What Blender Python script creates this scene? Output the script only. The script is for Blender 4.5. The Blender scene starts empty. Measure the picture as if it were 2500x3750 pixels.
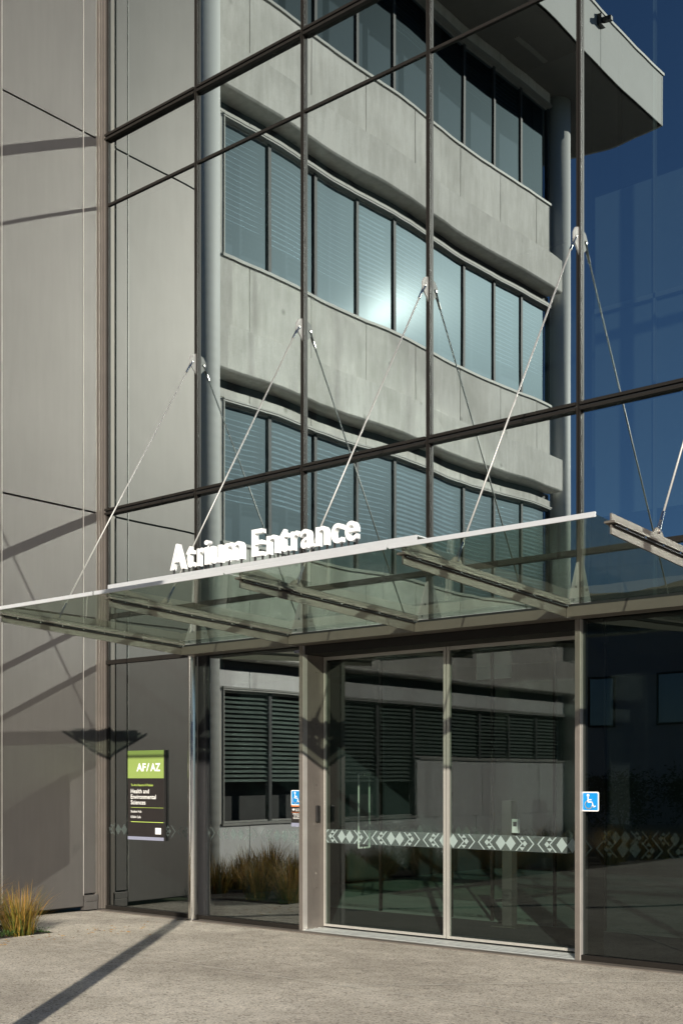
import bpy, bmesh, math, random
from mathutils import Vector, Matrix

# ------------------------------------------------------------------ camera, sky, sun, exposure
S = bpy.context.scene
C = S.collection
random.seed(7)
EYE = Vector((0.0, -9.45, 1.6))
cam = bpy.data.cameras.new("camera")
cam.sensor_width = 36.0
cam.lens = 41.78
cam.shift_y = 0.2619
cam.clip_end = 2000.0
co = bpy.data.objects.new("camera", cam)
co.location = EYE
co.rotation_euler = (math.radians(90), 0, math.radians(39.72))
C.objects.link(co)
S.camera = co

SUN = Vector((1.59, -2.07, 1.02)).normalized()
W = bpy.data.worlds.new("World")
S.world = W
W.use_nodes = True
_n = W.node_tree
_sky = _n.nodes.new("ShaderNodeTexSky")
_sky.sky_type = 'NISHITA'
_sky.sun_disc = False
_sky.sun_elevation = math.asin(SUN.z)
_sky.sun_rotation = math.atan2(SUN.x, SUN.y) % (2 * math.pi)
_sky.altitude = 1500
_sky.air_density = 1.0
_sky.dust_density = 0.2
_sky.ozone_density = 6.0
_n.links.new(_sky.outputs[0], _n.nodes['Background'].inputs[0])
_n.nodes['Background'].inputs[1].default_value = 0.045
sl = bpy.data.lights.new("sun", 'SUN')
sl.energy = 4.2
sl.angle = math.radians(0.5)
sl.color = (1.0, 0.93, 0.82)
so = bpy.data.objects.new("sun", sl)
so.rotation_euler = SUN.to_track_quat('Z', 'Y').to_euler()
C.objects.link(so)
S.view_settings.view_transform = 'Standard'
S.view_settings.look = 'None'
S.view_settings.exposure = 0.7
S.view_settings.gamma = 1.0
S.render.engine = 'CYCLES'
S.cycles.blur_glossy = 0.1
S.cycles.use_guiding = True
S.cycles.use_surface_guiding = True
S.cycles.caustics_reflective = True
S.cycles.max_bounces = 12
S.cycles.glossy_bounces = 6
S.cycles.diffuse_bounces = 3
S.cycles.transparent_max_bounces = 16
S.cycles.sample_clamp_indirect = 12.0
S.cycles.use_denoising = True

# ------------------------------------------------------------------ material helpers
class NT:
    def __init__(s, name):
        s.m = bpy.data.materials.new(name)
        s.m.use_nodes = True
        s.t = s.m.node_tree
        s.t.nodes.clear()
        s.out = s.t.nodes.new("ShaderNodeOutputMaterial")
    def n(s, typ, **kw):
        nd = s.t.nodes.new(typ)
        for k, v in kw.items():
            if k == 'ins':
                for kk, vv in v.items():
                    if hasattr(vv, 'is_output') or isinstance(vv, bpy.types.NodeSocket):
                        s.t.links.new(vv, nd.inputs[kk])
                    else:
                        nd.inputs[kk].default_value = vv
            else:
                setattr(nd, k, v)
        return nd
    def surf(s, sock):
        s.t.links.new(sock, s.out.inputs['Surface'])
        return s.m
    def math(s, op, a, b=None, c=None):
        nd = s.t.nodes.new("ShaderNodeMath"); nd.operation = op
        for i, v in enumerate((a, b, c)):
            if v is None: continue
            if isinstance(v, bpy.types.NodeSocket): s.t.links.new(v, nd.inputs[i])
            else: nd.inputs[i].default_value = v
        return nd.outputs[0]
    def pos(s):
        return s.n("ShaderNodeNewGeometry").outputs['Position']
    def noise(s, scale, detail=4, rough=0.55, vec=None, dist=0.0):
        nd = s.n("ShaderNodeTexNoise")
        nd.inputs['Scale'].default_value = scale
        nd.inputs['Detail'].default_value = detail
        nd.inputs['Roughness'].default_value = rough
        nd.inputs['Distortion'].default_value = dist
        s.t.links.new(vec if vec is not None else s.pos(), nd.inputs['Vector'])
        return nd.outputs['Fac']
    def ramp(s, fac, stops):
        nd = s.n("ShaderNodeValToRGB")
        cr = nd.color_ramp
        while len(cr.elements) < len(stops): cr.elements.new(0.5)
        for e, (p, c) in zip(cr.elements, stops):
            e.position = p; e.color = (*c, 1) if len(c) == 3 else c
        s.t.links.new(fac, nd.inputs[0])
        return nd.outputs[0]
    def bump(s, h, strength, dist):
        nd = s.n("ShaderNodeBump")
        nd.inputs['Strength'].default_value = strength
        nd.inputs['Distance'].default_value = dist
        s.t.links.new(h, nd.inputs['Height'])
        return nd.outputs[0]
    def stretch(s, sc):
        nd = s.n("ShaderNodeVectorMath", operation='MULTIPLY')
        s.t.links.new(s.pos(), nd.inputs[0]); nd.inputs[1].default_value = sc
        return nd.outputs[0]

def simple(name, col, rough=0.5, metal=0.0, var=0.12, scale=6.0, bump=0.0, bscale=60.0, spec=0.5, coat=0.0):
    t = NT(name)
    k = t.noise(scale)
    a = [max(0, c * (1 - var)) for c in col]; b = [min(1, c * (1 + var)) for c in col]
    base = t.ramp(k, [(0.25, a), (0.75, b)])
    p = t.n("ShaderNodeBsdfPrincipled", ins={'Roughness': rough, 'Metallic': metal})
    t.t.links.new(base, p.inputs['Base Color'])
    p.inputs['Specular IOR Level'].default_value = spec
    p.inputs['Coat Weight'].default_value = coat
    if bump:
        t.t.links.new(t.bump(t.noise(bscale, 3), bump, 0.01), p.inputs['Normal'])
    return t.surf(p.outputs[0])

def glass(name, ior, gcol, tint, wav=0.0, z0=0.0):
    """reflective coated sheet; wav tilts the normal gently across each 1.63 m pane as roller wave does"""
    t = NT(name)
    nrm = None
    if wav:
        sep = t.n("ShaderNodeSeparateXYZ"); t.t.links.new(t.pos(), sep.inputs[0])
        x, z = sep.outputs[0], sep.outputs[2]
        u = t.math('DIVIDE', t.math('ADD', x, 11.626), 1.63)
        n1 = t.noise(0.55, 1, 0.4, t.stretch((1.0, 0, 0.55)))
        n2 = t.noise(1.6, 1, 0.4, t.stretch((1.0, 0, 0.5)))
        ph = t.math('MULTIPLY', u, 2 * math.pi)
        n3 = t.noise(4.2, 1, 0.4, t.stretch((1.0, 0, 0.35)))
        s1 = t.math('SINE', ph)
        s1 = t.math('MULTIPLY', s1, t.math('ADD', 0.45, n1))
        s2 = t.math('ADD', t.math('MULTIPLY', t.math('SUBTRACT', n2, 0.5), 0.7), t.math('MULTIPLY', t.math('SUBTRACT', n3, 0.5), 1.15))
        tz = t.math('MULTIPLY', t.math('ADD', s1, s2), wav)
        tx = t.math('MULTIPLY', t.math('SINE', t.math('MULTIPLY', ph, 2.0)), wav * 0.12)
        cmb = t.n("ShaderNodeCombineXYZ"); t.t.links.new(tx, cmb.inputs[0]); t.t.links.new(tz, cmb.inputs[2])
        g = t.n("ShaderNodeNewGeometry")
        ad = t.n("ShaderNodeVectorMath", operation='ADD')
        t.t.links.new(g.outputs['Normal'], ad.inputs[0]); t.t.links.new(cmb.outputs[0], ad.inputs[1])
        no = t.n("ShaderNodeVectorMath", operation='NORMALIZE'); t.t.links.new(ad.outputs[0], no.inputs[0])
        nrm = no.outputs[0]
    gl = t.n("ShaderNodeBsdfGlossy", ins={'Color': (*gcol, 1), 'Roughness': 0.0})
    if nrm is not None: t.t.links.new(nrm, gl.inputs['Normal'])
    tr = t.n("ShaderNodeBsdfTransparent", ins={'Color': (*tint, 1)})
    fr = t.n("ShaderNodeFresnel", ins={'IOR': ior})
    # same reflectance from behind: use the absolute facing angle through layer weight instead of sided fresnel
    lw = t.n("ShaderNodeLayerWeight", ins={'Blend': 0.5})
    r0 = ((ior - 1) / (ior + 1)) ** 2
    f5 = t.math('POWER', lw.outputs['Facing'], 4.0)
    fac = t.math('ADD', r0, t.math('MULTIPLY', f5, 1 - r0))
    mx = t.n("ShaderNodeMixShader")
    t.t.links.new(fac, mx.inputs[0]); t.t.links.new(tr.outputs[0], mx.inputs[1]); t.t.links.new(gl.outputs[0], mx.inputs[2])
    t.t.nodes.remove(fr)
    return t.surf(mx.outputs[0])

M = {}
# bronze-anodised panels: metallic sheen, faint oil-canning
t = NT("bronze_panel")
k = t.noise(0.8, 3); k2 = t.noise(14, 3, vec=t.stretch((1, 1, 0.12)))
kk = t.math('ADD', t.math('MULTIPLY', k, 0.6), t.math('MULTIPLY', k2, 0.4))
base = t.ramp(kk, [(0.3, (0.104, 0.095, 0.088)), (0.7, (0.124, 0.114, 0.106))])
p = t.n("ShaderNodeBsdfPrincipled", ins={'Roughness': 0.46, 'Metallic': 0.5})
t.t.links.new(base, p.inputs['Base Color'])
t.t.links.new(t.bump(t.noise(1.1, 2), 0.25, 0.012), p.inputs['Normal'])
M['panel'] = t.surf(p.outputs[0])
M['panel_dark'] = simple("joint_shadow_gap", (0.02, 0.019, 0.018), 0.8)
M['bronze'] = simple("bronze_frame", (0.185, 0.163, 0.142), 0.48, 0.45, 0.08)
M['rib'] = simple('bronze_rib', (0.145, 0.127, 0.108), 0.5, 0.4, 0.08)
M['bronze_dark'] = simple("dark_bronze_frame", (0.014, 0.012, 0.010), 0.5, 0.0, 0.1, spec=0.2)
M['gasket'] = simple("black_gasket", (0.012, 0.012, 0.013), 0.6)
M['bright_trim'] = simple("bright_trim", (0.42, 0.40, 0.37), 0.4, 0.3)
M['handle'] = simple('bright_handle', (0.85, 0.85, 0.80), 0.35, 0.2, 0.02)
M['stile'] = simple('silver_stile', (0.36, 0.345, 0.31), 0.5, 0.3, 0.04)
M['rod'] = simple('satin_rod', (0.42, 0.41, 0.39), 0.45, 0.5, 0.04)
M['steel'] = simple("polished_steel", (0.72, 0.70, 0.66), 0.16, 1.0, 0.05)
M['satin'] = simple("satin_bracket", (0.24, 0.236, 0.225), 0.6, 0.0, 0.06)
M['white'] = simple("white_enamel", (0.80, 0.80, 0.79), 0.45, 0, 0.02)
M['strip'] = simple("silver_edge_strip", (0.46, 0.47, 0.48), 0.45, 0.1, 0.04)
M['alu'] = simple("ribbed_aluminium", (0.62, 0.64, 0.62), 0.35, 0.7, 0.08)
M['sill'] = simple("dull_sill_plate", (0.20, 0.175, 0.15), 0.5, 0.5, 0.12)
M['black'] = simple("black_plastic", (0.02, 0.019, 0.018), 0.35)
M['blue'] = simple("sticker_blue", (0.0, 0.235, 0.60), 0.45, 0, 0.03)
M['orange'] = simple("sticker_orange", (0.75, 0.20, 0.05), 0.45, 0, 0.03)
M['signgreen'] = simple("sign_green", (0.25, 0.34, 0.085), 0.5, 0, 0.03)
M['limegreen'] = simple("sign_lime", (0.50, 0.66, 0.13), 0.5, 0, 0.02)
M['signblack'] = simple("sign_black", (0.016, 0.013, 0.012), 0.5, 0, 0.05)
M['signgrey'] = simple("sign_blue_grey", (0.24, 0.25, 0.33), 0.5, 0, 0.03)
M['signwhite'] = simple("sign_white", (0.85, 0.84, 0.80), 0.5, 0, 0.02)
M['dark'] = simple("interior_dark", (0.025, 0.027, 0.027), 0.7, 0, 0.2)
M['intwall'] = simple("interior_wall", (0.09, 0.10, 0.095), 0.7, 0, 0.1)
M['intfloor'] = simple("interior_floor_tile", (0.30, 0.36, 0.31), 0.25, 0, 0.15, 2.0)
M['mat'] = simple("entrance_mat", (0.018, 0.019, 0.02), 0.95, 0, 0.35, 40, 0.5, 300)
M['gallery'] = simple('gallery_plaster', (0.20, 0.22, 0.22), 0.7, 0, 0.05)
M['post'] = simple("grey_post_paint", (0.085, 0.083, 0.075), 0.35, 0.4, 0.05)
M['blind'] = simple("blind_slat", (0.44, 0.48, 0.49), 0.55, 0, 0.05)
M['louvre'] = simple("green_grey_louvre", (0.13, 0.17, 0.15), 0.5, 0.1, 0.08)
M['winframe'] = simple("light_window_frame", (0.30, 0.30, 0.28), 0.55, 0.1, 0.05)
M['mull'] = simple("dark_window_mullion", (0.035, 0.038, 0.04), 0.6, 0.0, 0.08)
M['soffit'] = simple("soffit_grey", (0.17, 0.165, 0.155), 0.7, 0, 0.05)
M['fascia'] = simple("fascia_panel", (0.42, 0.43, 0.41), 0.7, 0.0, 0.05, 1.5)
M['lowwall'] = simple("low_wall_cladding", (0.46, 0.47, 0.48), 0.7, 0, 0.06, 2)
M['tan'] = simple("tan_roof_band", (0.32, 0.28, 0.19), 0.7, 0, 0.06)
M['bark'] = simple("bark", (0.10, 0.075, 0.05), 0.9, 0, 0.3, 20)
M['soil'] = simple("planting_soil", (0.045, 0.034, 0.024), 0.95, 0, 0.4, 30, 0.6, 40)
M['grassland'] = simple("grass_ground", (0.06, 0.085, 0.03), 0.95, 0, 0.3, 3)
M['hill'] = simple("hill_scrub", (0.035, 0.055, 0.025), 0.95, 0, 0.45, 0.15)

# concrete, board-marked panels with blotches, pores and runs
def concrete(name, c0, c1):
    t = NT(name)
    a = t.noise(0.7, 5, 0.6); b = t.noise(9, 4, 0.6, t.stretch((1, 1, 0.18))); c = t.noise(45, 2)
    k = t.math('ADD', t.math('MULTIPLY', a, 0.55), t.math('ADD', t.math('MULTIPLY', b, 0.3), t.math('MULTIPLY', c, 0.15)))
    base = t.ramp(k, [(0.38, c0), (0.5, [(x + y) / 2 for x, y in zip(c0, c1)]), (0.60, c1)])
    vo = t.n("ShaderNodeTexVoronoi", ins={'Scale': 1.5}); t.t.links.new(t.pos(), vo.inputs['Vector'])
    sp = t.ramp(vo.outputs['Distance'], [(0.03, (0.55, 0.55, 0.55)), (0.10, (1, 1, 1))])
    mx = t.n("ShaderNodeMix", data_type='RGBA', blend_type='MULTIPLY')
    mx.inputs[0].default_value = 1.0
    t.t.links.new(base, mx.inputs[6]); t.t.links.new(sp, mx.inputs[7])
    p = t.n("ShaderNodeBsdfPrincipled", ins={'Roughness': 0.75})
    t.t.links.new(mx.outputs[2], p.inputs['Base Color'])
    t.t.links.new(t.bump(t.noise(30, 4), 0.3, 0.01), p.inputs['Normal'])
    return t.surf(p.outputs[0])
M['painted'] = concrete('pale_painted_concrete', (0.66, 0.66, 0.65), (0.78, 0.78, 0.77))
M['concrete'] = concrete("precast_concrete", (0.48, 0.465, 0.42), (0.72, 0.70, 0.65))
t = NT("spiral_duct_paint")
sep = t.n("ShaderNodeSeparateXYZ"); t.t.links.new(t.pos(), sep.inputs[0])
ring = t.math('SINE', t.math('MULTIPLY', sep.outputs[2], 2 * math.pi / 0.16))
p = t.n("ShaderNodeBsdfPrincipled", ins={'Roughness': 0.6, 'Metallic': 0.0, 'Base Color': (0.6, 0.61, 0.59, 1)})
t.t.links.new(t.bump(ring, 0.25, 0.003), p.inputs['Normal'])
M['column'] = t.surf(p.outputs[0])

# exposed aggregate pavement
t = NT("exposed_aggregate")
big = t.noise(0.55, 3, 0.5, t.stretch((0.8, 1.3, 1))); mid = t.noise(4.5, 4, 0.6); fine = t.noise(70, 3, 0.7)  # broad tone is weathering plus painted patches of light reflected by the glass
vo = t.n("ShaderNodeTexVoronoi", ins={'Scale': 55.0, 'Randomness': 1.0}); t.t.links.new(t.pos(), vo.inputs['Vector'])
base = t.ramp(t.math('ADD', t.math('MULTIPLY', big, 0.6), t.math('MULTIPLY', mid, 0.4)),
              [(0.38, (0.35, 0.318, 0.268)), (0.5, (0.445, 0.408, 0.348)), (0.62, (0.57, 0.53, 0.46))])
spk = t.ramp(fine, [(0.33, (0.30, 0.29, 0.28)), (0.44, (0.84, 0.83, 0.82)), (0.58, (1.03, 1.03, 1.03)), (0.70, (1.35, 1.33, 1.3))])
stone = t.ramp(t.n("ShaderNodeSeparateColor", ins={0: vo.outputs['Color']}).outputs[0],
               [(0.0, (0.45, 0.44, 0.43)), (0.10, (0.55, 0.53, 0.5)), (0.2, (1, 1, 1)), (0.92, (1.05, 1.04, 1.0)), (1.0, (1.4, 1.36, 1.3))])
m1 = t.n("ShaderNodeMix", data_type='RGBA', blend_type='MULTIPLY'); m1.inputs[0].default_value = 1
t.t.links.new(base, m1.inputs[6]); t.t.links.new(spk, m1.inputs[7])
m2 = t.n("ShaderNodeMix", data_type='RGBA', blend_type='MULTIPLY'); m2.inputs[0].default_value = 0.8
t.t.links.new(m1.outputs[2], m2.inputs[6]); t.t.links.new(stone, m2.inputs[7])
p = t.n("ShaderNodeBsdfPrincipled", ins={'Roughness': 0.82})
t.t.links.new(m2.outputs[2], p.inputs['Base Color'])
t.t.links.new(t.bump(fine, 0.35, 0.006), p.inputs['Normal'])
M['paving'] = t.surf(p.outputs[0])
M['joint'] = simple("pale_joint_line", (0.55, 0.52, 0.46), 0.8, 0, 0.25, 12)

# plants: colour varies from blade to blade and root to tip
def plant(name, stops, scale=9.0, rough=0.55):
    t = NT(name)
    at = t.n("ShaderNodeAttribute", attribute_name="tone")
    base = t.ramp(at.outputs['Fac'], stops)
    d = t.n("ShaderNodeBsdfPrincipled", ins={'Roughness': rough}); t.t.links.new(base, d.inputs['Base Color'])
    tl = t.n("ShaderNodeBsdfTranslucent"); t.t.links.new(base, tl.inputs['Color'])
    mx = t.n("ShaderNodeMixShader", ins={0: 0.14}); t.t.links.new(d.outputs[0], mx.inputs[1]); t.t.links.new(tl.outputs[0], mx.inputs[2])
    return t.surf(mx.outputs[0])
M['tussock'] = plant("tussock_blades", [(0, (0.06, 0.09, 0.015)), (0.35, (0.15, 0.14, 0.018)), (0.6, (0.32, 0.17, 0.02)), (0.82, (0.42, 0.24, 0.07)), (1, (0.08, 0.035, 0.012))])
M['leaf'] = plant("leaf_green", [(0, (0.018, 0.035, 0.012)), (0.5, (0.035, 0.07, 0.02)), (1, (0.07, 0.12, 0.03))])
M['weed'] = plant("weed_green", [(0, (0.03, 0.07, 0.015)), (1, (0.08, 0.16, 0.04))])

# glass
M['g_up'] = glass("coated_facade_glass", 5.5, (0.79, 0.885, 0.89), (0.33, 0.42, 0.43), 0.0021)
M['g_side'] = glass("coated_lower_glass", 3.25, (0.84, 0.90, 0.89), (0.22, 0.26, 0.26), 0.0006)
M['g_door'] = glass("door_glass", 1.64, (0.9, 0.95, 0.93), (0.58, 0.66, 0.62), 0.0003)
M['g_dark'] = glass("dark_lower_glass", 1.8, (0.85, 0.92, 0.92), (0.30, 0.34, 0.34), 0.0005)
M['g_inner'] = glass("inner_glass", 1.5, (0.9, 0.95, 0.93), (0.8, 0.86, 0.83), 0)
t = NT("canopy_glass")
gl = t.n("ShaderNodeBsdfGlossy", ins={'Color': (0.9, 0.95, 0.9, 1), 'Roughness': 0.0})
t.t.links.new(t.bump(t.noise(2.2, 2), 0.08, 0.02), gl.inputs['Normal'])
tr = t.n("ShaderNodeBsdfTransparent", ins={'Color': (0.58, 0.67, 0.58, 1)})
df = t.n("ShaderNodeBsdfDiffuse", ins={'Color': (0.35, 0.40, 0.32, 1)})
tl = t.n("ShaderNodeBsdfTranslucent", ins={'Color': (0.40, 0.46, 0.36, 1)})
md = t.n("ShaderNodeMixShader", ins={0: 0.5}); t.t.links.new(df.outputs[0], md.inputs[1]); t.t.links.new(tl.outputs[0], md.inputs[2])
m0 = t.n("ShaderNodeMixShader"); t.t.links.new(t.math('MULTIPLY', t.noise(1.3, 4), 0.10), m0.inputs[0])
t.t.links.new(tr.outputs[0], m0.inputs[1]); t.t.links.new(md.outputs[0], m0.inputs[2])
lw = t.n("ShaderNodeLayerWeight", ins={'Blend': 0.5})
fac = t.math('ADD', 0.06, t.math('MULTIPLY', t.math('POWER', lw.outputs['Facing'], 5.0), 0.94))
mx = t.n("ShaderNodeMixShader"); t.t.links.new(fac, mx.inputs[0]); t.t.links.new(m0.outputs[0], mx.inputs[1]); t.t.links.new(gl.outputs[0], mx.inputs[2])
M['g_canopy'] = t.surf(mx.outputs[0])
# windows of the concrete wing: glossy, very slightly uneven so the sun spreads to a glow
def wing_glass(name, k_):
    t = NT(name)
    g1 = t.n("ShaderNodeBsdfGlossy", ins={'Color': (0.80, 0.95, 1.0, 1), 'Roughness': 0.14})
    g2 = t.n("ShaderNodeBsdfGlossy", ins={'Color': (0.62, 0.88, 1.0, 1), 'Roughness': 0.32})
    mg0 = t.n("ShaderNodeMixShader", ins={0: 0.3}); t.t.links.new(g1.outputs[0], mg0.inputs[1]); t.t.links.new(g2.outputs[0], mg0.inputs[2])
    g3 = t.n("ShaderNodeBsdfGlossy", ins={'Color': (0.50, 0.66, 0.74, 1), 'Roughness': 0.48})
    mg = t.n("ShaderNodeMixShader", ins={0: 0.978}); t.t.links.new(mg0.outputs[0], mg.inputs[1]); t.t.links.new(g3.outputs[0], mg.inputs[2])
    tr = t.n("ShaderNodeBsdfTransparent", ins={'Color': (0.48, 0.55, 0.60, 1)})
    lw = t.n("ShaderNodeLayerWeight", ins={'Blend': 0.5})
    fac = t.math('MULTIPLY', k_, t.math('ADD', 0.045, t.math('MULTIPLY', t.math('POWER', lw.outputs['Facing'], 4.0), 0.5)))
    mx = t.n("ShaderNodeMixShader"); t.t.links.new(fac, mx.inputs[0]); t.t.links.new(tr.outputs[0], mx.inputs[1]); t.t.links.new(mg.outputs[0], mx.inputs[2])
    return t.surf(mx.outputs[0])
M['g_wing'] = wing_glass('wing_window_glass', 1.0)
M['g_wing_shaded'] = wing_glass('shaded_top_window_glass', 0.35)  # lower reflectance darkens the top row in place of the roof overhang's shade
# frosted film
def film(name, dens):
    t = NT(name)
    df = t.n("ShaderNodeBsdfDiffuse", ins={'Color': (0.33, 0.40, 0.38, 1)})
    tr = t.n("ShaderNodeBsdfTransparent", ins={'Color': (0.9, 0.95, 0.93, 1)})
    mx = t.n("ShaderNodeMixShader", ins={0: dens}); t.t.links.new(tr.outputs[0], mx.inputs[1]); t.t.links.new(df.outputs[0], mx.inputs[2])
    return t.surf(mx.outputs[0])
M['film'] = film("frosted_motif", 0.75)
M['film_bg'] = film("frosted_band", 0.16)
M['film_faint'] = film("faint_frosted_motif", 0.14)
M['film_mid'] = film("dim_frosted_motif", 0.26)

# ------------------------------------------------------------------ mesh helpers
class MB:
    def __init__(s): s.v = []; s.f = []; s.mi = []
    def add(s, vs, fs, mi=0):
        o = len(s.v); s.v += [tuple(v) for v in vs]
        for f in fs: s.f.append(tuple(i + o for i in f)); s.mi.append(mi)
    def box(s, x0, x1, y0, y1, z0, z1, mi=0):
        s.add([(x0, y0, z0), (x1, y0, z0), (x1, y1, z0), (x0, y1, z0), (x0, y0, z1), (x1, y0, z1), (x1, y1, z1), (x0, y1, z1)],
              [(0, 3, 2, 1), (4, 5, 6, 7), (0, 1, 5, 4), (1, 2, 6, 5), (2, 3, 7, 6), (3, 0, 4, 7)], mi)
    def prism(s, poly, axis, a, b, mi=0):
        """poly: 2D outline; axis 'x': poly in (y,z); 'y': (x,z); 'z': (x,y)"""
        def P(q, w):
            return {'x': (w, q[0], q[1]), 'y': (q[0], w, q[1]), 'z': (q[0], q[1], w)}[axis]
        n = len(poly)
        s.add([P(q, a) for q in poly] + [P(q, b) for q in poly],
              [tuple(range(n)), tuple(range(2 * n - 1, n - 1, -1))] + [(i, (i + 1) % n, n + (i + 1) % n, n + i) for i in range(n)], mi)
    def tube(s, p0, p1, r, n=12, r1=None, mi=0):
        p0, p1 = Vector(p0), Vector(p1); r1 = r if r1 is None else r1
        d = (p1 - p0).normalized(); a = d.orthogonal().normalized(); b = d.cross(a)
        vs = [p0 + (a * math.cos(k * 2 * math.pi / n) + b * math.sin(k * 2 * math.pi / n)) * r for k in range(n)]
        vs += [p1 + (a * math.cos(k * 2 * math.pi / n) + b * math.sin(k * 2 * math.pi / n)) * r1 for k in range(n)]
        s.add(vs, [tuple(range(n - 1, -1, -1)), tuple(range(n, 2 * n))] + [(i, (i + 1) % n, n + (i + 1) % n, n + i) for i in range(n)], mi)
    def poly(s, pts, mi=0): s.add(pts, [tuple(range(len(pts)))], mi)
    def build(s, name, mat, parent=None, bevel=0.0, smooth=False, flip=True):
        me = bpy.data.meshes.new(name); me.from_pydata(s.v, [], s.f)
        for m in (mat if isinstance(mat, (list, tuple)) else [mat]): me.materials.append(m)
        for p, mi in zip(me.polygons, s.mi): p.material_index = mi; p.use_smooth = smooth
        if flip:
            bm = bmesh.new(); bm.from_mesh(me)
            if any(len(e.link_faces) == 2 for e in bm.edges):
                bmesh.ops.recalc_face_normals(bm, faces=bm.faces)
            bm.to_mesh(me); bm.free()
        o = bpy.data.objects.new(name, me); C.objects.link(o)
        if parent is not None: o.parent = parent; o.matrix_parent_inverse = parent.matrix_world.inverted()
        if bevel:
            b = o.modifiers.new("bevel", 'BEVEL'); b.width = bevel; b.segments = 2; b.limit_method = 'ANGLE'
        return o

def tag(o, label=None, cat=None, group=None, kind=None):
    if label: o['label'] = label
    if cat: o['category'] = cat
    if group: o['group'] = group
    if kind: o['kind'] = kind
    return o

def empty(name, loc=(0, 0, 0), label=None, cat=None, group=None):
    o = bpy.data.objects.new(name, None); o.location = loc; o.empty_display_size = 0.2
    C.objects.link(o); bpy.context.view_layer.update()
    return tag(o, label, cat, group)

def copy_tree(o, parent=None):
    c = o.copy(); C.objects.link(c); c.parent = parent
    for ch in list(o.children): copy_tree(ch, c)
    return c

def quad_xz(x0, x1, y, z0, z1): return [(x0, y, z0), (x1, y, z0), (x1, y, z1), (x0, y, z1)]

def pane(name, x0, x1, z0, z1, mat, parent, y=0.0):
    m = MB(); m.poly(quad_xz(x0, x1, y, z0, z1)); return m.build(name, mat, parent, flip=False)

_font_cache = {}
def text_mesh(body, extrude=0.0, offset=0.0, res=6):
    key = (body, extrude, offset)
    if key in _font_cache: return _font_cache[key]
    cu = bpy.data.curves.new("lettering", 'FONT'); cu.body = body; cu.size = 1.0
    cu.extrude = extrude; cu.offset = offset; cu.resolution_u = res
    ob = bpy.data.objects.new("lettering", cu); C.objects.link(ob)
    bpy.context.view_layer.update()
    dg = bpy.context.evaluated_depsgraph_get()
    me = bpy.data.meshes.new_from_object(ob.evaluated_get(dg))
    bpy.data.objects.remove(ob); bpy.data.curves.remove(cu)
    vs = [tuple(v.co) for v in me.vertices]; fs = [tuple(p.vertices) for p in me.polygons]
    bpy.data.meshes.remove(me)
    xs = [v[0] for v in vs]; ys = [v[1] for v in vs]
    _font_cache[key] = (vs, fs, min(xs), max(xs), min(ys), max(ys))
    return _font_cache[key]

def text_into(mb, body, x0, z0, cap, y, width=None, depth=0.0, offset=0.0, mi=0, align='l', capref='H'):
    """upright lettering facing -Y, baseline z0, cap height cap, left edge x0"""
    _, _, _, _, c0, c1 = text_mesh(capref, 0, offset)
    sc = cap / (c1 - c0)
    vs, fs, a, b, d0, d1 = text_mesh(body, depth / 2 / sc if depth else 0.0, offset)
    sx = sc if width is None else width / (b - a)
    xo = x0 if align == 'l' else x0 - (b - a) * sx / (1 if align == 'r' else 2)
    mb.add([(xo + (v[0] - a) * sx, y + v[2] * sc, z0 + (v[1] - c0) * sc) for v in vs], fs, mi)

# ------------------------------------------------------------------ the ground
m = MB(); m.poly([(-400, -400, -0.02), (400, -400, -0.02), (400, 400, -0.02), (-400, 400, -0.02)])
tag(m.build("ground", M['grassland'], flip=False), kind='structure')
m = MB(); m.poly([(-10.3, -60, 0), (45, -60, 0), (45, -0.10, 0), (-10.3, -0.10, 0)])
m.poly([(-45, -60, 0), (-10.3, -60, 0), (-10.3, -16, 0), (-45, -16, 0)])
m.poly([(-11.75, -1.77, 0), (-10.3, -1.77, 0), (-10.3, -0.10, 0), (-11.75, -0.10, 0)])
tag(m.build("pavement", M['paving'], flip=False), kind='structure')
m = MB(); m.poly([(-13.7, -16, -0.012), (-10.29, -16, -0.012), (-10.29, -1.76, -0.012), (-13.7, -1.76, -0.012)])
tag(m.build("planting_bed", M['soil'], flip=False), kind='structure')
m = MB()
def gline(a, b, w):
    a, b = Vector(a), Vector(b); n = Vector((-(b - a).y, (b - a).x)).normalized() * w / 2
    m.poly([(a.x - n.x, a.y - n.y, .004), (b.x - n.x, b.y - n.y, .004), (b.x + n.x, b.y + n.y, .004), (a.x + n.x, a.y + n.y, .004)])
gline((-9.6, -2.35), (30, -2.35), .016)
gline((-5.9, -2.36), (-3.9, -0.42), .018)
gline((-10.3, -4.85), (-7.3, -4.85), .028)
gline((-7.3, -4.86), (-6.35, -5.4), .028)
gline((-10.3, -1.9), (-9.2, -1.2), .010)
gline((-1.2, -2.36), (-1.2, -30), .012)
tag(m.build("pavement_joints", M['joint'], flip=False), kind='structure')

# far hill behind the viewer
m = MB(); nx, ny = 60, 14
for j in range(ny + 1):
    for i in range(nx + 1):
        x = -260 + i * 9.0; y = -90 - j * 10
        h = (14 + 7 * math.sin(x * 0.013 + 0.6) + 2.2 * math.sin(x * 0.06 + j) + random.uniform(-.5, .5)) * (math.sin(min(1, j / 7) * math.pi / 2)) 
        m.v.append((x, y, h * 1.65 - 0.5))
for j in range(ny):
    for i in range(nx):
        a = j * (nx + 1) + i; m.f.append((a, a + 1, a + nx + 2, a + nx + 1)); m.mi.append(0)
tag(m.build("hill", M['hill'], smooth=True), kind='structure')

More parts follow.
